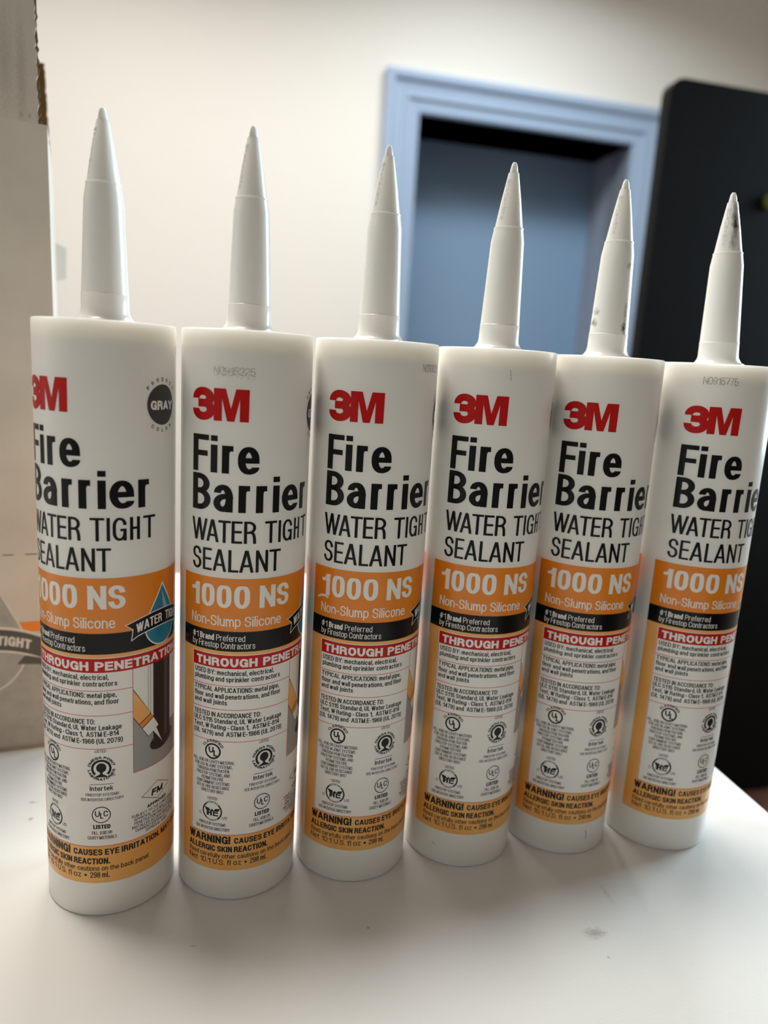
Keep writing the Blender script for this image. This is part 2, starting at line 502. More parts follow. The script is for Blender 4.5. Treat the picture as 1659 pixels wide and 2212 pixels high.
    def ring(self, cx, cy, r, w, m, h, a0=0, a1=360, squash=1.0):
        n = max(8, int(abs(a1 - a0) / 8))
        pts = [(cx + r * math.cos(math.radians(a0 + (a1 - a0) * k / n)), cy + squash * r * math.sin(math.radians(a0 + (a1 - a0) * k / n))) for k in range(n + 1)]
        self.strip(pts, w, w, m, h, cap=False, cap_end=False)
    def disc(self, cx, cy, rx, ry, m, h):
        self.poly([(cx + rx * math.cos(2 * PI * k / 40), cy + ry * math.sin(2 * PI * k / 40)) for k in range(40)], m, h)
    def build(self, name, parent, normal=None):
        me = bpy.data.meshes.new(name)
        me.from_pydata(self.v, [], self.f)
        for p, i in zip(me.polygons, self.m): p.material_index = i
        o = link(name, me, self.mats, parent, smooth=True)
        if normal:
            me.normals_split_custom_set_from_vertices([normal(v.co) for v in me.vertices])
        return o

# ------------------------------------------------------------------ the setting
M['wall'] = noise_bump(mat('white_wall_paint', srgb(238, 234, 226), 0.75, spec=0.3), 90, 0.08)
M['wall_dim'] = noise_bump(mat('taupe_wall_paint', srgb(205, 199, 190), 0.8, spec=0.2), 90, 0.08)
M['ceiling'] = mat('ceiling_paint', srgb(236, 232, 224), 0.9, spec=0.2)
M['floor'] = noise_tint(mat('brown_wood_floor', srgb(74, 38, 16), 0.5, spec=0.3), srgb(62, 30, 12), srgb(90, 48, 22), 5, 0.35, 0.65, (1, 9, 1))
M['blue_trim'] = mat('pale_blue_trim_paint', srgb(158, 178, 204), 0.45)
M['blue_lining'] = mat('brightened_lining_paint', srgb(176, 188, 208), 0.5)  # lining colour lightened to stand in for weak bounce light in the recess
M['blue_door'] = mat('blue_door_paint', srgb(132, 162, 192), 0.5)

DOOR = (0.149, 1.116, 1.242)      # inner left, inner right, inner top of the recess
S0, S1, D1 = -2.9, 1.9, 6.2
def wall_boxes():
    t = 0.5
    out = []
    for (a, b, z0, z1) in ((S0, DOOR[0], FLOOR_Z, CEIL_Z), (DOOR[1], S1, FLOOR_Z, CEIL_Z), (DOOR[0], DOOR[1], DOOR[2], CEIL_Z)):
        out.append((room(a, 0, z0), WX * (b - a), -WN * t, Vector((0, 0, z1 - z0))))
    return out
tag(link('wall_back', solid(wall_boxes()), M['wall']), kind='structure')
tag(link('wall_left', solid([(room(S0 - .1, -.5, FLOOR_Z), WX * .1, WN * (D1 + .5), Vector((0, 0, CEIL_Z - FLOOR_Z)))]), M['wall']), kind='structure')
tag(link('wall_front', solid([(room(S0, D1, FLOOR_Z), WX * (S1 - S0), WN * .1, Vector((0, 0, CEIL_Z - FLOOR_Z)))]), M['wall_dim']), kind='structure')
wr = []
for d0, d1, z0, z1 in ((-.5, 1.4, FLOOR_Z, CEIL_Z), (2.5, D1, FLOOR_Z, CEIL_Z), (1.4, 2.5, FLOOR_Z, .1), (1.4, 2.5, 1.5, CEIL_Z)):
    wr.append((room(S1, d0, z0), WX * .1, WN * (d1 - d0), Vector((0, 0, z1 - z0))))
tag(link('wall_right', solid(wr), M['wall']), kind='structure')
tag(link('floor', solid([(room(S0, -.5, FLOOR_Z - .1), WX * (S1 - S0), WN * (D1 + .5), Vector((0, 0, .1)))]), M['floor']), kind='structure')
tag(link('ceiling', solid([(room(S0, -.5, CEIL_Z), WX * (S1 - S0), WN * (D1 + .5), Vector((0, 0, .1)))]), M['ceiling']), kind='structure')

# door recess lining + door leaf deep inside it
DEP = 0.32
lin = [(room(DOOR[0] - .02, 0.001, FLOOR_Z), WX * .02, -WN * DEP, Vector((0, 0, DOOR[2] - FLOOR_Z))),
       (room(DOOR[1], 0.001, FLOOR_Z), WX * .02, -WN * DEP, Vector((0, 0, DOOR[2] - FLOOR_Z))),
       (room(DOOR[0] - .02, 0.001, DOOR[2]), WX * (DOOR[1] - DOOR[0] + .04), -WN * DEP, Vector((0, 0, .02)))]
tag(link('trim_2', solid(lin), M['blue_lining']), kind='structure')
dw = DOOR[1] - DOOR[0]
leaf = [(room(DOOR[0] - .02, -DEP + .001, FLOOR_Z), WX * (dw + .04), -WN * .04, Vector((0, 0, DOOR[2] - FLOOR_Z + .02)))]
door = tag(link('door_1', solid(leaf), M['blue_door']), kind='structure')

# moulded casing: a stepped profile swept up, across and down
prof = [(0.0, 0.0), (0.0, 0.034), (0.018, 0.040), (0.034, 0.036), (0.040, 0.024), (0.075, 0.020), (0.082, 0.027), (0.096, 0.027),
        (0.102, 0.017), (0.128, 0.014), (0.134, 0.020), (0.146, 0.018), (0.150, 0.0)]   # (inset from the outer edge, relief)
OW, OT = 1.236 + 0.029, 1.389
bm = bmesh.new()
rows = []
for ins, rel in prof:
    pts = [(ins, FLOOR_Z), (ins, OT - ins), (OW - ins, OT - ins), (OW - ins, FLOOR_Z)]
    rows.append([bm.verts.new(room(s, rel, z)) for s, z in pts])
for a, b in zip(rows[:-1], rows[1:]):
    for k in range(3):
        bm.faces.new((a[k], a[k + 1], b[k + 1], b[k]))
bmesh.ops.recalc_face_normals(bm, faces=bm.faces)
me = bpy.data.meshes.new('casing')
bm.to_mesh(me); bm.free()
tag(link('trim_1', me, M['blue_trim']), kind='structure')

# ------------------------------------------------------------------ table
TA = math.radians(11.5)
TX, TY = Vector((math.cos(TA), math.sin(TA), 0)), Vector((-math.sin(TA), math.cos(TA), 0))
M['table'] = noise_bump(mat('white_laminate', srgb(224, 221, 216), 0.34), 1500, 0.16, 0.0004, 2.0)
stains(M['table'], srgb(224, 221, 216), srgb(150, 142, 132),
       [(-.1345, -.0905, 0, .0065, .004, .02, .6), (-.1185, -.0697, 0, .0016, .009, .02, .25), (-.1349, -.1029, 0, .0008, .0008, .02, .8), (-.2255, -.0767, 0, .0009, .0009, .02, .9), (-.3759, .0232, 0, .003, .0016, .02, .6), (-.3732, .0095, 0, .0016, .002, .02, .7), (-.2931, -.0777, 0, .0016, .0005, .02, .7)], 700)
table = empty('table', (0.2095, 0.372, 0))
table.rotation_euler = (0, 0, TA)
tag(table, 'white laminate table under the row of sealant tubes and the carton', 'table')
# object space: x leftwards negative from the right edge, y along the right edge
top = link('tabletop', solid([((-1.35, -.60, -.028), (1.35, 0, 0), (0, 1.02, 0), (0, 0, .028))], 0.0012, 2), M['table'], table)
M['leg'] = mat('grey_table_leg_metal', srgb(150, 150, 152), 0.4, metal=0.6)
for x, y in ((-1.30, -.55), (-.07, -.55), (-1.30, .36), (-.07, .36)):
    link('leg', solid([((x, y, FLOOR_Z), (.04, 0, 0), (0, .04, 0), (0, 0, -FLOOR_Z - .028))], 0.002), M['leg'], table)

# ------------------------------------------------------------------ black panel by the door
M['panel'] = noise_tint(mat('black_panel_surface', srgb(22, 23, 23), 0.6, spec=0.12), srgb(12, 13, 13), srgb(17, 18, 18), 3)
M['panel_edge'] = mat('black_panel_edge', srgb(30, 31, 32), 0.45)
PB = Vector((0.97208, 1.64489, FLOOR_Z))
panel = empty('black_panel', PB, WALL_A)
tag(panel, 'tall black rounded-corner panel standing on the floor beside the blue doorway', 'panel')
PW, PH, PR = 0.52, 1.5495, 0.028
def rounded(x0, x1, z0, z1, r, top_only=True):
    pts = [(x0, z0), (x1, z0)]
    for cx, cz, a0 in ((x1 - r, z1 - r, 0), (x0 + r, z1 - r, 90)):
        pts += [(cx + r * math.cos(math.radians(a0 + 15 * k)), cz + r * math.sin(math.radians(a0 + 15 * k))) for k in range(7)]
    return pts
def slab(pts, y0, y1):
    bm = bmesh.new()
    a = [bm.verts.new((x, y0, z)) for x, z in pts]
    b = [bm.verts.new((x, y1, z)) for x, z in pts]
    bm.faces.new(a); bm.faces.new(b[::-1])
    for k in range(len(pts)):
        k2 = (k + 1) % len(pts)
        bm.faces.new((a[k], b[k], b[k2], a[k2]))
    bmesh.ops.recalc_face_normals(bm, faces=bm.faces)
    me = bpy.data.meshes.new('slab'); bm.to_mesh(me); bm.free()
    return me
X0 = -0.486
link('board', slab(rounded(X0, X0 + PW, 0.0, PH, PR), 0.0, 0.03), M['panel'], panel)
M['olive'] = mat('olive_plastic', srgb(96, 100, 40), 0.4)
km = lathe([(0, 0), (.014, 0), (.016, .003), (.015, .009), (0, .011)], 32)
smooth_by_angle(km)
knob = link('knob', km, M['olive'], panel)
knob['label'] = 'small olive round knob'
knob.location = (-0.2315, 0.0005, 1.348)
knob.rotation_euler = (PI / 2, 0, 0)

# ------------------------------------------------------------------ carton
BA = math.radians(23.5)
carton = empty('cardboard_carton', (-0.1711, 0.3756, 0), BA)
tag(carton, 'open white cardboard carton with grey ribbon print beside the leftmost sealant tube', 'box')
M['card'] = noise_tint(mat('white_cardboard', srgb(206, 198, 186), 0.8, spec=0.25), srgb(200, 192, 180), srgb(212, 205, 194), 22)
M['kraft'] = noise_tint(mat('brown_kraft_cardboard', srgb(110, 88, 56), 0.9, spec=0.15), srgb(100, 80, 50), srgb(120, 97, 62), 70, 0.3, 0.7, (6, 6, 1))
M['dirty_card'] = stains(mat('scuffed_white_cardboard', srgb(206, 198, 186), 0.8, spec=0.25), srgb(206, 198, 186), srgb(118, 110, 102),
    [(-.012, 0, .345, .0035, .03, .035, .3), (-.019, 0, .35, .006, .03, .03, .25), (.002, 0, .350, .0012, .03, .04, .25), (-.0125, 0, .3262, .0016, .03, .0022, .5), (-.009, 0, .3260, .0012, .03, .0018, .5), (-.005, 0, .3258, .0012, .03, .0018, .5)], 1100)
BW, BD, BH, T = 0.23, 0.13, 0.3232, 0.003
LEAN = -0.0015                                  # the near right edge leans in a little as it rises
bm = bmesh.new()
def wallquad(bm, p00, p10, p11, p01, t, nx=10, nz=14, bulge=None):
    "a curved cardboard wall with thickness t (vector)"
    V = []
    for side in (Vector((0, 0, 0)), Vector(t)):
        g = []
        for j in range(nz + 1):
            row = []
            for i in range(nx + 1):
                a, b = i / nx, j / nz
                p = Vector(p00) * (1 - a) * (1 - b) + Vector(p10) * a * (1 - b) + Vector(p11) * a * b + Vector(p01) * (1 - a) * b
                if bulge: p += bulge(a, b)
                row.append(bm.verts.new(p + side))
            g.append(row)
        V.append(g)
    A, B = V
    for j in range(nz):
        for i in range(nx):
            bm.faces.new((A[j][i], A[j][i+1], A[j+1][i+1], A[j+1][i]))
            bm.faces.new((B[j][i], B[j+1][i], B[j+1][i+1], B[j][i+1]))
    for j in range(nz):
        bm.faces.new((A[j][0], A[j+1][0], B[j+1][0], B[j][0]))
        bm.faces.new((A[j][nx], B[j][nx], B[j+1][nx], A[j+1][nx]))
    for i in range(nx):
        bm.faces.new((A[0][i], B[0][i], B[0][i+1], A[0][i+1]))
        bm.faces.new((A[nz][i], A[nz][i+1], B[nz][i+1], B[nz][i]))
def finish(bm, name, m, parent, smooth=False):
    bmesh.ops.recalc_face_normals(bm, faces=bm.faces)
    me = bpy.data.meshes.new(name); bm.to_mesh(me); bm.free()
    o = link(name, me, m, parent)
    if smooth: smooth_by_angle(me)
    return o
fr = lambda z: LEAN * z / BH                    # x of the near right edge at height z
wallquad(bm, (-BW, 0, 0), (0, 0, 0), (fr(BH), 0, BH), (-BW, 0, BH), (0, T, 0))
wallquad(bm, (0, T, 0), (0, BD - T, 0), (fr(BH), BD - T, BH), (fr(BH), T, BH), (-T, 0, 0))
wallquad(bm, (-BW, BD, 0), (0, BD, 0), (fr(BH), BD, BH), (-BW, BD, BH), (0, -T, 0))
wallquad(bm, (-BW, 0, 0), (-BW, BD, 0), (-BW, BD, BH), (-BW, 0, BH), (T, 0, 0))
wallquad(bm, (-BW, 0, 0), (0, 0, 0), (0, BD, 0), (-BW, BD, 0), (0, 0, T), 4, 4)
finish(bm, 'body', M['card'], carton)
# raised front flap with a torn right edge
bm = bmesh.new()
rag = [random.uniform(-.0005, .0005) for _ in range(60)]
def torn(a, b):
    return Vector(((rag[int(b * 59)] if a > .98 else 0), 0, 0.0))
wallquad(bm, (-BW, 0, BH), (fr(BH) - .0035, 0, BH), (fr(BH) - .0045, .004, BH + .078), (-BW, .004, BH + .078), (0, T * .55, 0), 12, 44, torn)
finish(bm, 'flap', M['dirty_card'], carton)
bm = bmesh.new()
def torn2(a, b):
    return Vector(((rag[(int(b * 59) * 7 + 11) % 60] * 1.1 + .0004 if a > .98 else 0), 0, 0.0))
wallquad(bm, (-BW, T * .56, BH), (fr(BH) - .0030, T * .56, BH), (fr(BH) - .0040, .004 + T * .56, BH + .078), (-BW, .004 + T * .56, BH + .078), (0, T * .44, 0), 12, 44, torn2)
o = finish(bm, 'flap_backing', M['kraft'], carton)
o['label'] = 'brown corrugated lining torn along the edge'
# back flap shows its brown inside
bm = bmesh.new()
def rip(a, b):
    return Vector((rag[(int(b * 59) * 5 + 3) % 60] * .9 if a > .98 else 0, 0, 0))
wallquad(bm, (-BW, BD - T, BH), (fr(BH) - .001, BD - T, BH), (fr(BH) - .0035, BD + .006, BH + .070), (-BW, BD + .006, BH + .076), (0, T, 0), 8, 30, rip)
o = finish(bm, 'flap', M['kraft'], carton)
o['label'] = 'brown inner side of the raised back flap'
# torn paper tab on the side
bm = bmesh.new()
wallquad(bm, (fr(.27), BD, .262), (fr(.27) + .006, BD + .004, .264), (fr(.28) + .0065, BD + .004, .284), (fr(.28), BD, .286), (0, .0006, 0), 4, 6)
finish(bm, 'paper_tab', M['card'], carton)

# print on the carton front
def put_box(x, y, h):
    return ((x - 12.5) / 1000, -h / 1000, y / 1000)
M['print_grey'] = noise_tint(mat('grey_carton_print', srgb(165, 162, 154), 0.75), srgb(158, 155, 147), srgb(170, 167, 160), 120)
M['print_dark'] = mat('dark_carton_print', srgb(84, 82, 76), 0.7)
M['print_light'] = mat('light_carton_print', srgb(214, 210, 200), 0.75)
M['print_orange'] = mat('orange_carton_print', srgb(236, 132, 40), 0.7)
P = Print(put_box, 6.0)
def rib(x, off):                                 # arched ribbon
    return 70.2 - 0.010 * (x + 24) ** 2 * (1 if x > -24 else 1) + off
P.rect(-214, 11.0, 3, 51, M['print_grey'], .10)
P.rect(-120, 11, 68.5, 74.2, M['print_orange'], .10)
def drop_pts(cx, cy, r, tip):
    q = [(cx, tip)]
    for k in range(25):
        a = math.radians(28 - k * (236 / 24))
        q.append((cx + r * math.cos(a), cy + r * math.sin(a)))
    return q
P.poly(drop_pts(-32, 60, 26.5, 122), M['print_light'], .12)
P.poly(drop_pts(-32, 60, 25.6, 120), M['print_grey'], .14)
rx = [-66 + 77 * k / 22 for k in range(23)]
P.poly([(x, rib(x, 2.6)) for x in rx] + [(x, rib(x, -11.8)) for x in rx[::-1]], M['print_light'], .16)
P.poly([(x, rib(x, 1.0)) for x in rx] + [(x, rib(x, -10.6)) for x in rx[::-1]], M['print_dark'], .18)
P.poly([(-11.0, 50.6), (-7.0, 55.4), (0, 53.4), (11.6, 47.8), (11.6, 46.2), (-1, 49.6)], M['print_dark'], .19)
P.text('WATER', -43.5, -24.0, 0, 5.3, 1.3, M['print_light'], .22, fn=lambda x, y: (x + .12 * y, rib(x, -7.9) + y))
P.text('TIGHT', -20.6, -4.2, 0, 5.3, 1.3, M['print_light'], .22, fn=lambda x, y: (x + .12 * y, rib(x, -7.9) + y))
for k in range(12):
    P.rect(-15.8 - 15 * k, -10.6 - 15 * k, 111.3, 111.8, M['print_dark'], .10)
    if k == 0: P.rect(-5.2, .2, 111.3, 111.8, M['print_dark'], .10)
pr = P.build('printed_design', carton)
pr['label'] = 'grey drop and dark ribbon print with orange bar'

# ------------------------------------------------------------------ sealant tubes
RB, HB = 0.0250, 0.22943
RL = RB * 1000
def put_tube(u, z, h):
    a = u / RL
    r = RB + h / 1000
    return (r * math.sin(a), -r * math.cos(a), z / 1000)
def tube_normal(co):
    l = math.hypot(co.x, co.y) or 1
    return (co.x / l, co.y / l, 0)

root = empty('sealant_tube', (0, 0, 0))
body_me = lathe([(0, .004), (.0215, .004), (.0225, 0.0003), (.0232, 0), (.0244, 0), (.0248, .0003), (.0250, .0009),
                 (.0250, .06), (.0250, .12), (.0250, .18), (.0250, HB - .0008), (.0248, HB - .0002), (.0244, HB),
                 (.0238, HB - .0001), (.0234, HB - .0006), (.0232, HB - .0014), (.0105, HB - .0012), (0, HB - .0012)], 128)
smooth_by_angle(body_me, 40)
body = link('body', body_me, M['tube'], root)

NOZ = [(.0112, -.0013), (.0110, .0004), (.0100, .0009), (.0092, .0019), (.0086, .0030), (.0084, .0042), (.00825, .0096), (.00835, .0098), (.00835, .0100), (.00815, .0102),
       (.0075, .026), (.0068, .0430), (.00665, .0440), (.0060, .0480), (.0061, .0482), (.0061, .0486), (.0057, .0488),
       (.0040, .0595), (.0021, .0698)]
TIP = [(.0021, .0698), (.00172, .0699), (.0015, .0714), (.00115, .0730), (.0007, .0738), (0, .07405)]
noz_me = lathe(NOZ, 72)
smooth_by_angle(noz_me, 30)
nozzle = link('nozzle', noz_me, M['nozzle'], root)
nozzle.location = (0, 0, HB)
tip_me = lathe(TIP, 32)
smooth_by_angle(tip_me, 30)
tip = link('tip', tip_me, M['nozzle'], nozzle)
# two moulded ribs on the tip, and raised lettering down the cone
bm = bmesh.new()
for a in (-.5, .15):
    d = Vector((math.sin(a), -math.cos(a), 0)); s = Vector((math.cos(a), math.sin(a), 0)) * .00022
    for (r0, z0), (r1, z1) in (((.00195, .0699), (.0016, .0722)), ((.0016, .0722), (.0009, .0736))):
        v = [bm.verts.new(d * r0 - s + Vector((0, 0, z0))), bm.verts.new(d * r0 + s + Vector((0, 0, z0))),
             bm.verts.new(d * r1 + s + Vector((0, 0, z1))), bm.verts.new(d * r1 - s + Vector((0, 0, z1)))]
        i = [bm.verts.new(q.co - d * .0006) for q in v]
        bm.faces.new(v)
        for k in range(4): bm.faces.new((v[k], i[k], i[(k + 1) % 4], v[(k + 1) % 4]))
finish(bm, 'tip_rib', M['nozzle'], nozzle)
bm = bmesh.new()
for k in range(9):
    z = .0515 + k * .0018
    r = .0057 - (z - .0488) * (.0036 / .021) + .00004
    a = -.86
    d = Vector((math.sin(a), -math.cos(a), 0)); s = Vector((math.cos(a), math.sin(a), 0))
    h, w = (.0011, .0004 + .0002 * (k % 3))
    for sx in ((-w, -w + .0002), (w - .0002, w)) if k % 2 else ((-w, w),):
        q = []
        for dx, dz in ((sx[0], 0), (sx[1], 0), (sx[1], h), (sx[0], h)):
            q.append(d * (r + .00012 - dz * .17) + s * dx + Vector((0, 0, z + dz)))
        v = [bm.verts.new(p) for p in q]
        i = [bm.verts.new(p - d * .0003) for p in q]
        bm.faces.new(v)
        for j in range(4): bm.faces.new((v[j], i[j], i[(j + 1) % 4], v[(j + 1) % 4]))
finish(bm, 'raised_marking', M['nozzle'], nozzle)

H0, H1, H2, H3, H4 = .020, .035, .050, .065, .085   # print layers, mm above the plastic
UR = 126
P = Print(put_tube)
P.rect(-21.7, UR, 116.6, 137.6, M['orange'], H0)
P.rect(-21.7, UR, 108.5, 116.6, M['black'], H0)
P.rect(-21.7, UR, 13.6, 108.5, M['pale_orange'], H0)
P.rect(-15.8, 52.2, 29.6, 107.2, M['white'], H1)
P.rect(-15.5, 51.9, 101.4, 106.9, M['red'], H2)
LR = M['line_red']
for a, b, c, d in ((-15.6, -15.35, 29.7, 101.4), (51.7, 51.95, 29.7, 101.4), (-15.6, 51.95, 29.6, 29.85), (-15.5, 26.8, 94.05, 94.3), (-15.5, 26.8, 84.15, 84.4),
                   (-15.5, 26.8, 70.65, 70.9)):
    P.rect(a, b, c, d, LR, H2)
label = P.build('label', root, tube_normal)

P = Print(put_tube)
P.text('3', -17.3, -6.9, 196.2, 11.9, 3.5, M['red'], H3, wy=2.9)
P.poly([(-7.4, 208.0), (-2.8, 208.0), (-.85, 200.9), (.9, 208.0), (5.7, 208.0), (5.6, 196.4), (2.35, 196.4), (2.35, 204.4), (.45, 196.4), (-2.2, 196.4), (-4.2, 204.4), (-4.2, 196.4), (-7.4, 196.4)], M['red'], H3)
o = P.build('logo', label, tube_normal); o['label'] = 'bold red brand mark'

P = Print(put_tube)
K = M['black']
P.letters((('F', -16.9, -9.2), ('i', -8.4, -5.6), ('r', -3.9, 1.7), ('e', 2.0, 9.8)), 177.4, 13.6, 2.75, K, H3, wy=2.0)
P.letters((('B', -16.9, -8.2), ('a', -7.0, .9), ('r', 2.5, 8.0), ('r', 8.9, 14.4), ('i', 15.4, 18.2), ('e', 19.3, 27.8), ('r', 29.3, 35.0)), 163.0, 13.6, 2.75, K, H3, wy=2.0)
P.letters((('W', -17.0, -9.4), ('A', -9.7, -4.7), ('T', -4.9, -.1), ('E', .2, 4.2), ('R', 4.8, 9.4), ('T', 12.6, 17.5), ('I', 18.2, 19.4), ('G', 20.2, 25.0), ('H', 26.2, 29.9), ('T', 31.2, 36.4)), 151.3, 8.5, 1.15, K, H3, wy=.88)
P.letters((('S', -16.5, -12.0), ('E', -11.3, -7.3), ('A', -6.8, -1.6), ('L', -.8, 3.0), ('A', 3.4, 8.6), ('N', 9.4, 14.2), ('T', 14.7, 19.6)), 140.1, 8.6, 1.15, K, H3, wy=.88)
P.build('title', label, tube_normal)

P = Print(put_tube)
W = M['white']
P.letters((('1', -16.8, -12.6), ('0', -11.6, -5.9), ('0', -5.0, .7), ('0', 1.7, 7.6), ('N', 11.3, 17.8), ('S', 18.4, 24.4)), 125.9, 8.9, 2.0, W, H3, wy=1.35)
P.text('Non-Slump Silicone', -16.8, 20.7, 118.6, 4.1, .52, W, H3)
P.text('#1', -16.0, -13.0, 112.6, 2.5, .28, W, H3)
P.text('Brand', -12.2, -5.9, 112.6, 2.5, .46, W, H3)
P.text('Preferred', -5.0, 6.2, 112.6, 2.5, .26, W, H3)
P.text('by Firestop Contractors', -16.0, 10.1, 109.6, 2.5, .26, W, H3)
P.text('THROUGH', -13.8, 11.2, 102.2, 3.5, 1.0, W, H3, wy=.78)
P.text('PENETRATION', 13.4, 50.2, 102.2, 3.5, 1.0, W, H3, wy=.78)
P.build('white_lettering', label, tube_normal)

P = Print(put_tube)
X = M['text']
for s, a, b, z in (('USED BY: mechanical, electrical,', -14.5, 18.2, 98.6), ('plumbing and sprinkler contractors', -14.5, 21.2, 96.0),
                   ('TYPICAL APPLICATIONS: metal pipe,', -14.6, 20.9, 91.5), ('floor and wall penetrations, and floor', -14.6, 21.8, 88.8), ('and wall joints', -14.6, -.2, 86.2),
                   ('TESTED IN ACCORDANCE TO:', -14.7, 13.1, 80.9), ('ULC S115 Standard, UL Water Leakage', -14.7, 22.6, 78.4),
                   ('Test, W Rating - Class 1,  ASTM E-814', -14.7, 21.6, 75.8), ('(UL 1479) and  ASTM E-1966 (UL 2079)', -14.7, 22.9, 73.0)):
    P.text(s, a, b, z, 2.05, .36, X, H3)
P.build('usage_text', label, tube_normal)

P = Print(put_tube)
P.ring(-5.7, 66.1, 3.05, .72, X, H3)
P.text('U', -7.5, -5.3, 65.3, 2.6, .62, X, H3)
P.text('L', -5.4, -3.8, 64.0, 2.6, .62, X, H3)
P.arc_text('CLASSIFIED', -5.7, 66.1, 3.9, 90, 132, 1.2, .26, X, H3)
for k, (s, w) in enumerate((('FILL, VOID OR CAVITY MATERIAL', 18.0), ('FOR USE IN JOINT SYSTEMS,', 16.4), ('THROUGH-PENETRATION', 14.0), ('FIRESTOP SYSTEMS, AND', 14.6),
                            ('PERIMETER FIRE', 9.6), ('CONTAINMENT SYSTEMS', 14.3), ('SEE UL FIRE RESISTANCE', 14.3), ('DIRECTORY 8R57', 9.7))):
    P.text(s, -5.8 - w / 2, -5.8 + w / 2, 60.9 - 1.86 * k, 1.42, .19, X, H3)
P.text('LISTED', -7.5, -3.5, 44.8, 1.3, .19, X, H3)
for a0, a1 in ((128, 236), (-56, 52)):
    P.ring(-5.6, 39.7, 3.95, .62, X, H3, a0, a1)
P.arc_text('INTERTEK', -5.6, 39.7, 3.7, 90, 72, .8, .16, X, H3)
P.arc_text('WARNOCK', -5.6, 39.7, 3.6, 270, 64, .7, .14, X, H3, inside=True)
P.poly([(-9.0, 41.3), (-6.9, 40.9), (-6.3, 40.0), (-5.6, 40.9), (-4.9, 40.0), (-4.3, 40.9), (-2.2, 41.3), (-3.0, 39.7), (-8.2, 39.7)], X, H3)
P.rect(-8.0, -6.9, 37.7, 40.0, X, H3); P.rect(-6.4, -5.6, 37.7, 40.0, X, H3); P.rect(-8.0, -5.6, 38.7, 39.3, X, H3)
P.rect(-5.2, -3.0, 37.7, 38.3, X, H3); P.rect(-5.2, -3.0, 38.9, 39.5, X, H3); P.rect(-5.2, -4.6, 37.7, 40.0, X, H3)
P.text('C', -11.4, -10.2, 37.4, 1.3, .2, X, H3)
P.text('US', -1.4, .7, 36.6, 1.3, .2, X, H3)
P.text('FIRESTOP SYSTEMS', -11.4, .2, 33.4, 1.35, .2, X, H3)
P.text('SEE INTERTEK DIRECTORY', -13.0, 1.9, 31.3, 1.35, .2, X, H3)
P.text('LISTED', 12.9, 16.9, 69.3, 1.2, .17, X, H3)
P.ring(15.1, 62.7, 3.25, .9, X, H3, -48, 228)
P.disc(15.1, 63.0, 1.85, 1.95, X, H3)
P.rect(14.6, 15.6, 59.6, 61.4, X, H3)
P.poly([(13.0, 59.5), (14.4, 60.3), (15.8, 60.3), (17.2, 59.5), (17.2, 59.1), (13.0, 59.1)], X, H3)
P.arc_text('OMEGA POINT', 15.1, 62.7, 4.05, 90, 160, 1.05, .3, X, H3)
P.arc_text('LABORATORIES', 15.1, 62.7, 4.0, 270, 166, 1.05, .3, X, H3, inside=True)
P.text('US', 18.7, 20.1, 59.1, .9, .14, X, H3)
P.rect(10.9, 19.4, 56.0, 56.2, X, H3)
P.text('Intertek', 10.8, 19.3, 53.4, 2.0, .34, X, H3)
P.text('FIRESTOP SYSTEMS', 9.2, 21.3, 51.1, 1.2, .18, X, H3)
P.text('SEE INTERTEK DIRECTORY', 7.2, 23.1, 49.1, 1.2, .18, X, H3)
P.ring(14.8, 43.2, 3.3, .36, X, H3)
P.text('U', 12.5, 14.3, 42.4, 2.5, .42, X, H3); P.text('L', 14.4, 15.6, 41.6, 2.5, .42, X, H3); P.text('C', 15.6, 17.3, 42.4, 2.5, .42, X, H3)
P.text('LISTED', 11.8, 18.1, 37.2, 1.8, .46, X, H3)
P.text('FILL, VOID OR', 11.3, 18.7, 34.8, 1.45, .19, X, H3)
P.text('CAVITY MATERIALS', 9.6, 20.3, 32.7, 1.45, .19, X, H3)
dia = [(30.0, 46.9), (37.4, 51.0), (44.9, 46.8), (37.4, 43.2), (30.0, 46.9)]
P.strip(dia, .22, .22, X, H3, cap=False, cap_end=False)
P.text('FM', 34.4, 40.4, 45.4, 2.8, .8, X, H3, shear=.1)
P.text('APPROVED', 32.4, 42.6, 41.1, 1.4, .4, X, H3)
for k, (s, w) in enumerate((('SUBJECT TO THE CONDITIONS OF', 23.4), ('APPROVAL AS A WALL & FLOOR', 21.4), ('PENETRATION FIRESTOP WHEN', 21.2), ('INSTALLED AS DESCRIBED IN THE', 23.0),
                            ('CURRENT EDITION OF THE FM', 20.4), ('APPROVAL GUIDE', 11.8))):
    P.text(s, 37.6 - w / 2, 37.6 + w / 2, 39.1 - 1.62 * k, 1.25, .2, X, H3)
P.build('certification_marks', label, tube_normal)

P = Print(put_tube)
P.text('WARNING!', -16.8, 2.2, 25.6, 3.5, .78, X, H3)
P.text('CAUSES EYE IRRITATION. MAY CAUSE', 3.7, 56.0, 25.8, 2.6, .56, X, H3)
P.text('ALLERGIC SKIN REACTION.', -16.8, 17.8, 21.9, 2.6, .56, X, H3)
P.text('Read carefully other cautions on the back panel.', -16.7, 33.2, 19.0, 2.1, .28, X, H3)
P.text('Net 10.1 U.S. fl oz', -16.7, 6.7, 16.0, 2.4, .32, X, H3)
P.disc(8.5, 17.1, .5, .5, X, H3)
P.text('298 mL', 10.3, 17.6, 16.0, 2.4, .32, X, H3)
P.build('warning_text', label, tube_normal)

P = Print(put_tube)
P.disc(40.3, 199.8, 7.3, 7.3, M['badge_grey'], H3)
P.text('GRAY', 34.5, 46.8, 198.0, 3.3, .85, W, H4)
P.arc_text('PRODUCT', 40.3, 199.8, 8.4, 90, 104, 1.35, .24, X, H3, widest=1.0)
P.arc_text('COLOR', 40.3, 199.8, 8.4, 270, 72, 1.35, .24, X, H3, inside=True, widest=1.0)
o = P.build('color_badge', label, tube_normal); o['label'] = 'round charcoal colour badge'

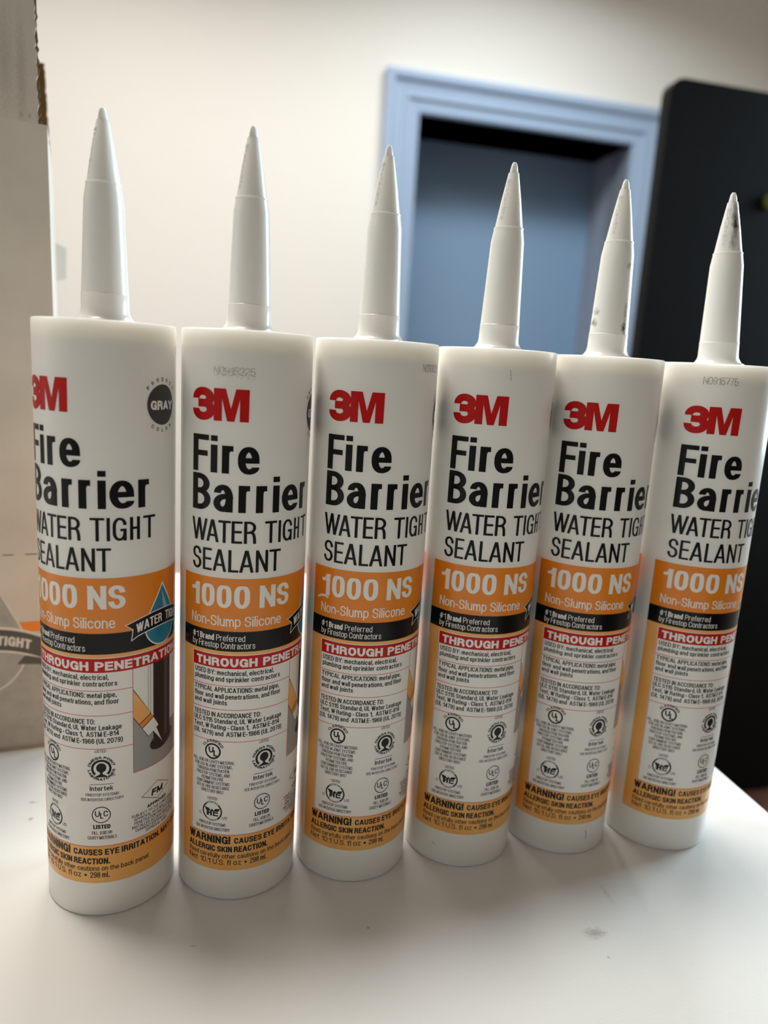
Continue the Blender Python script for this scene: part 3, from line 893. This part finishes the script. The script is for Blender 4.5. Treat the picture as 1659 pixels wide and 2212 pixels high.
P = Print(put_tube)
P.poly(drop_pts(40.2, 116.6, 8.6, 133.2), W, H2)
P.poly(drop_pts(40.2, 116.6, 8.1, 132.0), M['teal'], H3)
P.poly([(39.8, 130.4), (41.4, 126.5), (43.0, 123.5), (44.0, 121.0), (41.6, 121.0), (40.6, 124.0)], M['pale_teal'], H3 + .008)
kr = .0137
top_c = lambda u: 122.2 - kr * (u - 40.3) ** 2
us = [25.3 + 30 * k / 24 for k in range(25)]
def ribbon(grow, m, h):
    e = grow
    a = [(24.5 - 1.6 * e, 119.0 + .3 * e)] + [(u, top_c(u) + e) for u in us] + [(56.1 + 1.6 * e, 119.0 + .3 * e), (53.4 + e, 116.6), (54.0 + e, 113.0 - 1.6 * e)]
    b = [(u, top_c(u) - 6.1 - e) for u in us[::-1] if 28 < u < 52.6] + [(26.6 - e, 113.0 - 1.6 * e), (27.2 - e, 117.0)]
    P.poly(a + b, m, h)
ribbon(.35, W, H3 + .012)
ribbon(0, K, H4)
P.text('WATER', 28.3, 40.0, 0, 3.6, .62, W, H4 + .015, fn=lambda x, y: (x, top_c(x) - 4.95 + y))
P.text('TIGHT', 42.2, 52.6, 0, 3.6, .62, W, H4 + .015, fn=lambda x, y: (x, top_c(x) - 4.95 + y))
o = P.build('drop_emblem', label, tube_normal); o['label'] = 'teal water drop crossed by a black ribbon'

P = Print(put_tube)
P.poly([(26.9, 58.7), (51.7, 58.7), (51.7, 73.6), (34.5, 73.6), (26.9, 82.0)], M['floor_grey'], H2)
P.rect(26.7, 26.95, 58.6, 101.4, LR, H3); P.rect(26.8, 51.8, 58.5, 58.75, LR, H3)
for u in (33.0, 34.1): P.rect(u, u + .16, 75.5, 101.4, X, H2)
P.rect(46.0, 51.7, 73.5, 73.7, X, H3)
P.rect(49.0, 49.15, 73.6, 101.4, X, H2)
P.disc(41.2, 68.3, 7.0, 3.3, M['hole'], H2 + .006)
P.disc(39.3, 67.5, 5.6, 3.1, M['pipe'], H2 + .010)
P.rect(35.4, 45.7, 67.4, 101.4, M['pipe'], H3)
P.rect(41.6, 43.4, 69.0, 101.4, M['pipe_light'], H3 + .006)
P.disc(40.55, 67.6, 5.15, 1.8, M['pipe'], H3)
P.poly([(26.9, 93.3), (26.9, 81.3), (33.0, 71.7), (38.3, 74.7)], M['text'], H4 - .01)
P.poly([(26.9, 92.7), (26.9, 81.8), (29.1, 78.3), (34.1, 81.4)], M['pale_orange'], H4)
P.poly([(29.3, 78.0), (34.3, 81.1), (35.3, 79.4), (30.3, 76.3)], M['orange'], H4)
P.poly([(30.5, 76.0), (35.5, 79.1), (38.0, 74.8), (33.1, 72.0)], M['white'], H4)
P.poly([(35.2, 73.4), (36.9, 74.3), (40.2, 66.8)], M['white'], H4)
P.strip([(35.2, 73.4), (40.2, 66.8), (36.9, 74.3)], .12, .12, X, H4 + .01, cap=False, cap_end=False)
o = P.build('application_picture', label, tube_normal); o['label'] = 'small picture of a tube sealing a dark pipe'

# the six tubes: position, label turn (mm of arc), label height shift (mm), label, date code, lean of the nozzle
TUBES = [
 ((-0.106405, 0.273914), -9.57, 1.39, 'sealant tube beside the carton, its whole grey badge and water drop in view', 'N1230925', (42.3, 219.6), (0, 0), .98),
 ((-0.056218, 0.287011), 0.0, 0.45, 'sealant tube with a smudged unreadable date code, second from the carton', None, (0, 0), (0, 0), .993),
 ((-0.006663, 0.302137), -1.3, 1.85, 'sealant tube whose printed 1 has a white scrape below it, third from the carton', 'N0306225', (20.5, 218.6), (.002, 0), 1.0),
 ((0.043914, 0.316320), -2.82, 2.90, 'sealant tube with a thin dark scratch under its rim, fourth from the carton', None, (0, 0), (.004, 0), 1.006),
 ((0.093794, 0.329819), -4.82, 2.22, 'sealant tube with small dark spots on its nozzle, second from the right end', None, (0, 0), (0, 0), 1.0),
 ((0.146538, 0.337359), -3.16, 3.31, 'sealant tube with a grey smear on its nozzle tip, rightmost of the row', 'N0915775', (-14.6, 220.6), (-.05, 0), .992),
]
GROUP = 'white sealant tubes in a row'

def copy_tree(o, parent=None):
    c = o.copy()
    C.objects.link(c)
    c.parent = parent
    for ch in list(o.children): copy_tree(ch, c)
    return c
def child(o, name):
    return next(c for c in o.children if c.name.split('.')[0] == name)

copies = [root] + [copy_tree(root) for _ in TUBES[1:]]
SPOT5 = mat('spotted_nozzle_plastic', srgb(243, 241, 236), 0.26, 0.5)
stains(SPOT5, srgb(243, 241, 236), srgb(70, 66, 62), [(.0042, -.0066, .0125, .0018, .004, .0034, 1.0), (.0044, -.0062, .0190, .0012, .004, .008, .5), (.0040, -.0056, .0385, .0016, .004, .0022, .5), (-.0076, -.003, .0145, .0014, .006, .0022, .7), (-.0070, -.003, .019, .0014, .006, .002, .5)], 700)
SMEAR6 = mat('smeared_nozzle_plastic', srgb(243, 241, 236), 0.3, 0.5)
stains(SMEAR6, srgb(243, 241, 236), srgb(74, 70, 64), [(.0003, -.0036, .0600, .0020, .004, .0110, 1.0), (-.0006, -.0044, .0540, .0016, .004, .006, .6), (.0002, -.0024, .0665, .0014, .004, .006, .5)], 330)
for t, (xy, du, dz, lab, code, cpos, lean, nz) in zip(copies, TUBES):
    t.location = (xy[0], xy[1], 0)
    tag(t, lab, 'sealant tube', GROUP)
    lb = child(t, 'label')
    lb.rotation_euler = (0, 0, du / RL)
    lb.location = (0, 0, dz / 1000)
    nzl = child(t, 'nozzle')
    nzl.rotation_euler = (lean[1], lean[0], 0)
    nzl.scale = (1, 1, nz)
    k = copies.index(t)
    # turn the nozzle so its mould marks face the camera side
    if code:
        P = Print(put_tube)
        P.text(code, cpos[0], cpos[0] + (13.8 if k == 5 else 13.0), cpos[1], 3.1 if k == 5 else 2.8, .18, M['date'], H1, dots=.33)
        o = P.build('date_code', t, tube_normal)
    if k == 1:
        P = Print(put_tube)
        M['smudge'] = mat('smudged_ink', srgb(168, 163, 156), 0.5)
        P.text('N0915225', -7.5, 7.5, 213.4, 2.7, .2, M['smudge'], H1, dots=.42)
        for _ in range(60):
            x, z, d = random.uniform(-6.5, 8), random.gauss(213.6, .9), random.uniform(.06, .2)
            P.quad([(x - d * 2, z - d * .4), (x + d * 2, z - d * .5), (x + d * 2.2, z + d * .3), (x - d * 1.7, z + d * .5)], M['smudge'], H1)
        P.build('date_code', t, tube_normal)
    if k == 2:
        P = Print(put_tube)
        P.poly([(-20.2, 125.6), (-18.5, 126.6), (-15.9, 126.9), (-14.6, 126.4), (-14.4, 127.4), (-16.6, 127.9), (-18.6, 127.5), (-20.4, 126.4)], W, H4)
        o = P.build('scrape', t, tube_normal); o['label'] = 'white scraped mark'
    if k == 3:
        P = Print(put_tube)
        P.strip([(2.4, 221.2), (2.9, 217.3)], .14, .14, M['date'], H1)
        P.build('scratch', t, tube_normal)
    if k in (3, 4):
        P = Print(put_tube)
        q = [(-13.5, 9.6), (-12.2, 9.0)] if k == 3 else [(10.2, 12.0), (10.9, 9.5), (10.6, 7.4)]
        P.strip(q, .22, .22, M['date'], H1)
        P.build('scuff', t, tube_normal)
    if k in (4, 5):
        me = nzl.data.copy()
        me.materials[0] = SPOT5 if k == 4 else SMEAR6
        nzl.data = me
